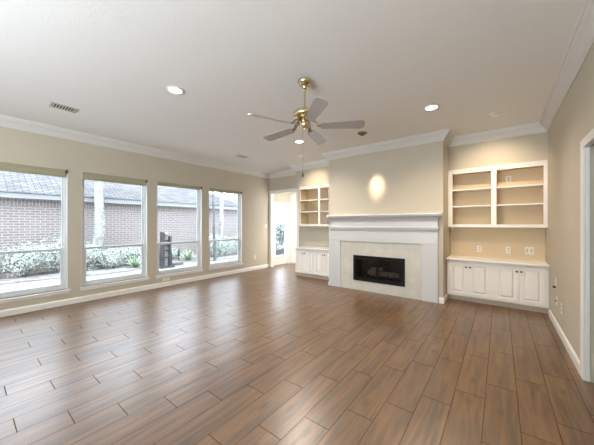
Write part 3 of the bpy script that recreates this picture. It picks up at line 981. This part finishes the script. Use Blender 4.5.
# neighbouring brick house
hs = thing('neighbor_house', (-13, 1, GZ), 'low pinkish brick house with grey shingle roof across the yard', 'house')
YE = 9.5
B((-11.8, -11.5, -10, YE, GZ, 1.95), (-18, -11.8, YE - 0.3, YE, GZ, 2.16)).build('brick_wall', M['brick'], hs)
B((-11.8, -11.497, -10, YE, 1.95, 2.16)).build('soldier_course', M['soldier'], hs)
B((-11.17, -11.14, -10, YE + 0.36, 2.16, 2.335), (-18, -11.17, YE + 0.33, YE + 0.36, 2.16, 2.335)).build('fascia', M['fascia'], hs)
B((-11.5, -11.17, -10, YE, 2.155, 2.175), (-18, -11.17, YE, YE + 0.33, 2.155, 2.175)).build('soffit', M['fascia'], hs)
xe, ye, ze, sl, run = -11.10, YE + 0.40, 2.335, 0.52, 3.6
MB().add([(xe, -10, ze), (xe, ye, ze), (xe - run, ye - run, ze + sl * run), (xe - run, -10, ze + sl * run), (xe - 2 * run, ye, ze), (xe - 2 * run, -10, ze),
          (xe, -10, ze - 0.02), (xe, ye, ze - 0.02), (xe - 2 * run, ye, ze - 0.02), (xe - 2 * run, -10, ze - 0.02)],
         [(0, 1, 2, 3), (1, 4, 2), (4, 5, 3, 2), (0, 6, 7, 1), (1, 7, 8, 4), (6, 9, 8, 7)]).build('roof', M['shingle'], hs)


def foliage(c, r, nleaf, size, seed, mbd=None):
    rn = random.Random(seed)
    m = mbd or MB()
    c = Vector(c)
    lobes = [(Vector((rn.uniform(-.5, .5) * r[0], rn.uniform(-.5, .5) * r[1], rn.uniform(-.25, .45) * r[2])), rn.uniform(.5, .75)) for _ in range(7)]
    for _ in range(nleaf):
        lc, lr = rn.choice(lobes)
        d_ = Vector((rn.gauss(0, 1), rn.gauss(0, 1), rn.gauss(0.15, 1))).normalized()
        rad = lr * rn.uniform(0.72, 1.08)
        p = c + lc + Vector((d_.x * r[0] * rad, d_.y * r[1] * rad, d_.z * r[2] * rad))
        if p.z < GZ + 0.05:
            continue
        nn = (d_ + Vector((rn.uniform(-.8, .8), rn.uniform(-.8, .8), rn.uniform(-.4, .8)))).normalized()
        t = nn.orthogonal().normalized()
        t = Matrix.Rotation(rn.uniform(0, 6.28), 3, nn) @ t
        s = nn.cross(t)
        L = size * rn.uniform(.7, 1.3)
        m.add([p, p + t * L * .5 + s * L * .28 + nn * L * .05, p + t * L, p + t * L * .5 - s * L * .28 + nn * L * .05], [(0, 1, 2, 3)])
    return m


def shrub(x, y, rx, ry, h, n, label, mat='leaf', size=0.058, group='shrubs in the planting bed'):
    s = thing('shrub', (x, y, GZ + 0.03), label, 'shrub', group)
    foliage((x, y, GZ + h * 0.48), (rx, ry, h * 0.55), n, size, int(abs(x * 100 + y * 37))).build('foliage', M[mat], s)
    m = MB()
    rn = random.Random(3)
    for k in range(5):
        a = k * 1.26
        m.tube([(x + .03 * cos(a), y + .03 * sin(a), GZ + 0.03), (x + rx * .45 * cos(a), y + ry * .45 * sin(a), GZ + h * .55)], [0.014, 0.007], 6)
    m.build('stems', M['barkdark'], s)


S1 = 'pale leafy shrub before the brick wall, '
shrub(-10.9, 0.35, .5, .62, .90, 2070, S1 + 'at the far left of the first window')
shrub(-10.85, 1.15, .5, .58, .96, 2070, S1 + 'in the middle of the first window')
shrub(-10.9, 1.85, .48, .58, 1.08, 2300, S1 + 'at the right of the first window')
shrub(-10.7, 2.55, .45, .50, 0.92, 2070, S1 + 'at the foot of the thick pale trunk')
shrub(-10.6, 3.25, .45, .50, 0.84, 2070, S1 + 'in the middle of the second window')
shrub(-10.8, 3.95, .40, .48, 0.78, 1839, S1 + 'behind the agave in the second window')
shrub(-11.1, 5.6, .3, .5, 0.50, 1150, 'low pale shrub at the brick wall right of the fountain')
shrub(-10.4, 7.1, .45, .50, 1.02, 2070, S1 + 'at the left of the last window')
shrub(-10.6, 7.9, .45, .55, 0.95, 2070, S1 + 'in the middle of the last window')
shrub(-10.5, 8.8, .45, .55, 1.00, 2070, S1 + 'at the right of the last window')
shrub(-9.6, 10.6, .7, .7, 1.75, 1300, 'tall dark green shrub seen through the glass door, left part', 'leafdark', .12, 'dark shrubs beyond the glass door')
shrub(-9.9, 11.9, .75, .75, 2.1, 1400, 'tall dark green shrub seen through the glass door, right part', 'leafdark', .12, 'dark shrubs beyond the glass door')
tag(B((-9.0, -8.8, 9.3, 13.2, GZ, 0.12)).build('garden_wall', M['slate'], bevel=0.02, org=(-8.9, 11, GZ)), 'low dark garden wall seen through the glass door', 'wall')


def agave(x, y, R_, label, seed):
    a_ = thing('agave', (x, y, GZ + 0.03), label, 'plant', 'spiky agave plants')
    rn = random.Random(seed)
    m = MB()
    for k in range(18):
        az = k * 2.4 + rn.uniform(-.2, .2)
        el = radians(25 + 55 * (k / 18) + rn.uniform(-6, 6))
        L = R_ * rn.uniform(.85, 1.1)
        d0 = Vector((cos(az) * cos(el), sin(az) * cos(el), sin(el)))
        sd = Vector((-sin(az), cos(az), 0))
        up = d0.cross(sd) * -1
        pts = []
        for t, w in ((0, .03), (.35, .045), (.7, .03), (1, .002)):
            c = Vector((x, y, GZ + 0.05)) + d0 * L * t + Vector((0, 0, -0.12 * L * t * t))
            pts.append((c - sd * w * R_ / .4 + up * .012, c - up * .006, c + sd * w * R_ / .4 + up * .012))
        v_ = [p for tr in pts for p in tr]
        f_ = []
        for i_ in range(3):
            f_ += [(3 * i_, 3 * i_ + 1, 3 * i_ + 4, 3 * i_ + 3), (3 * i_ + 1, 3 * i_ + 2, 3 * i_ + 5, 3 * i_ + 4)]
        m.add(v_, f_, True)
    m.build('leaves', M['agave'], a_)


agave(-10.15, 3.80, .42, 'bright green spiky agave at the lower right of the second window', 1)
agave(-10.3, 5.85, .50, 'pale green spiky agave right of the dark fountain', 2)


def tree(x, y, r, hgt, lean, mat, label, seed):
    t = thing('tree', (x, y, GZ + 0.03), label, 'tree', 'slim trees in the yard')
    rn = random.Random(seed)
    pts, rad = [], []
    for k in range(9):
        q = k / 8
        pts.append((x + lean[0] * q + rn.uniform(-.25, .25) * r, y + lean[1] * q + rn.uniform(-.25, .25) * r, GZ + 0.0 + hgt * q))
        rad.append(r * (1.25 if k == 0 else 1 - .45 * q) * rn.uniform(.93, 1.07))
    MB().tube(pts, rad, 14).build('trunk', M[mat], t)
    m = MB()
    tp = Vector(pts[6])
    for k in range(5):
        a = k * 1.3
        m.tube([tp, tp + Vector((cos(a) * .5, sin(a) * .5, .7)), tp + Vector((cos(a) * 1.0, sin(a) * 1.0, 1.2))], [r * .4, r * .25, r * .1], 8)
    m.build('branches', M[mat], t)
    foliage(tp + Vector((0, 0, 1.2)), (1.3, 1.3, .9), 500, .16, seed).build('foliage', M['leafdark'], t)


tree(-10.95, 2.92, .165, 5.6, (0.1, .1), 'bark', 'thick pale mottled tree trunk outside the second window', 4)
tree(-9.5, 6.60, .055, 5.2, (0.0, -.15), 'barkdark', 'thin dark tree trunk outside the last window', 5)
tree(-10.7, 7.75, .11, 5.6, (0.05, .1), 'bark', 'slim pale tree trunk outside the last window, right of the dark one', 6)

# garden fountain of upright slabs
fo = thing('garden_fountain', (-9.4, 4.55, GZ), 'tall dark slate garden fountain with pale stepped core outside the third window', 'fountain')
fx, fy = -9.4, 4.50
B((fx - 0.22, fx + 0.16, fy - 0.20, fy + 0.26, GZ, GZ + 0.06)).build('base', M['slate'], fo, 0.01)


def slab(pts, x0, x1, name, mat):
    mm = MB()
    nn = len(pts)
    mm.add([(x0, y, z) for y, z in pts] + [(x1, y, z) for y, z in pts], [tuple(range(nn)), tuple(range(2 * nn - 1, nn - 1, -1))] + [(i, nn + i, nn + (i + 1) % nn, (i + 1) % nn) for i in range(nn)])
    mm.build(name, mat, fo, 0.008)


slab([(fy - .17, GZ + .06), (fy - .06, GZ + .06), (fy - .05, 0.4), (fy - .05, 1.10), (fy - .15, 1.12), (fy - .145, .9), (fy - .155, .55), (fy - .17, .25)], fx - .12, fx + .06, 'side_slab', M['slate'])
slab([(fy + .10, GZ + .06), (fy + .21, GZ + .06), (fy + .21, 0.25), (fy + .17, .55), (fy + .19, .85), (fy + .20, 0.96), (fy + .11, .98), (fy + .11, 0.8), (fy + .09, .6)], fx - .12, fx + .06, 'side_slab', M['slate'])
slab([(fy - .05, GZ + .06), (fy + .10, GZ + .06), (fy + .095, .6), (fy + .10, 1.12), (fy - .05, 1.11)], fx - .10, fx + .0, 'core', M['palestone'])
for z in (1.00, 0.80, 0.62, 0.44, 0.20):
    MB().lathe([(0.045, 0), (0.06, 0.012), (0.066, 0.035), (0.055, 0.038), (0.02, 0.02)], (fx + 0.035, fy + 0.025, z), 14).build('bowl', M['slate'] if z != 1.0 else M['palestone'], fo)

tag(MB().lathe([(0.20, 0), (0.22, 0.015), (0.20, 0.04), (0.12, 0.05)], (-9.75, 5.12, GZ), 14).build('stepping_stone', M['slate'], org=(-9.75, 5.12, GZ)), 'flat dark round stone on the ground right of the fountain', 'stone')
bs = thing('garden_statue', (-10.6, 5.62, GZ + 0.03), 'small dark upright bird figure between fountain and agave', 'statue')
MB().lathe([(0.05, GZ + .03), (0.05, GZ + .06), (0.015, GZ + .08), (0.015, GZ + .2)], (-10.6, 5.62, 0), 10).build('stand', M['slate'], bs)
MB().lathe([(0.015, GZ + .18), (0.05, GZ + .26), (0.055, GZ + .34), (0.03, GZ + .42), (0.035, GZ + .47), (0.005, GZ + .52)], (-10.6, 5.62, 0), 12).build('body', M['slate'], bs)

# sky light comes in through the four windows and the glass door
for y0, y1 in WIN:
    area('window_portal', (XO - 0.03, (y0 + y1) / 2, (WB + WT) / 2), (1, 0, 0), y1 - y0, WT - WB, 1, portal=True)
area('door_portal', (XO - 0.03, (gy0 + gy1) / 2, (gz0 + gz1) / 2), (1, 0, 0), gy1 - gy0, gz1 - gz0, 1, portal=True)
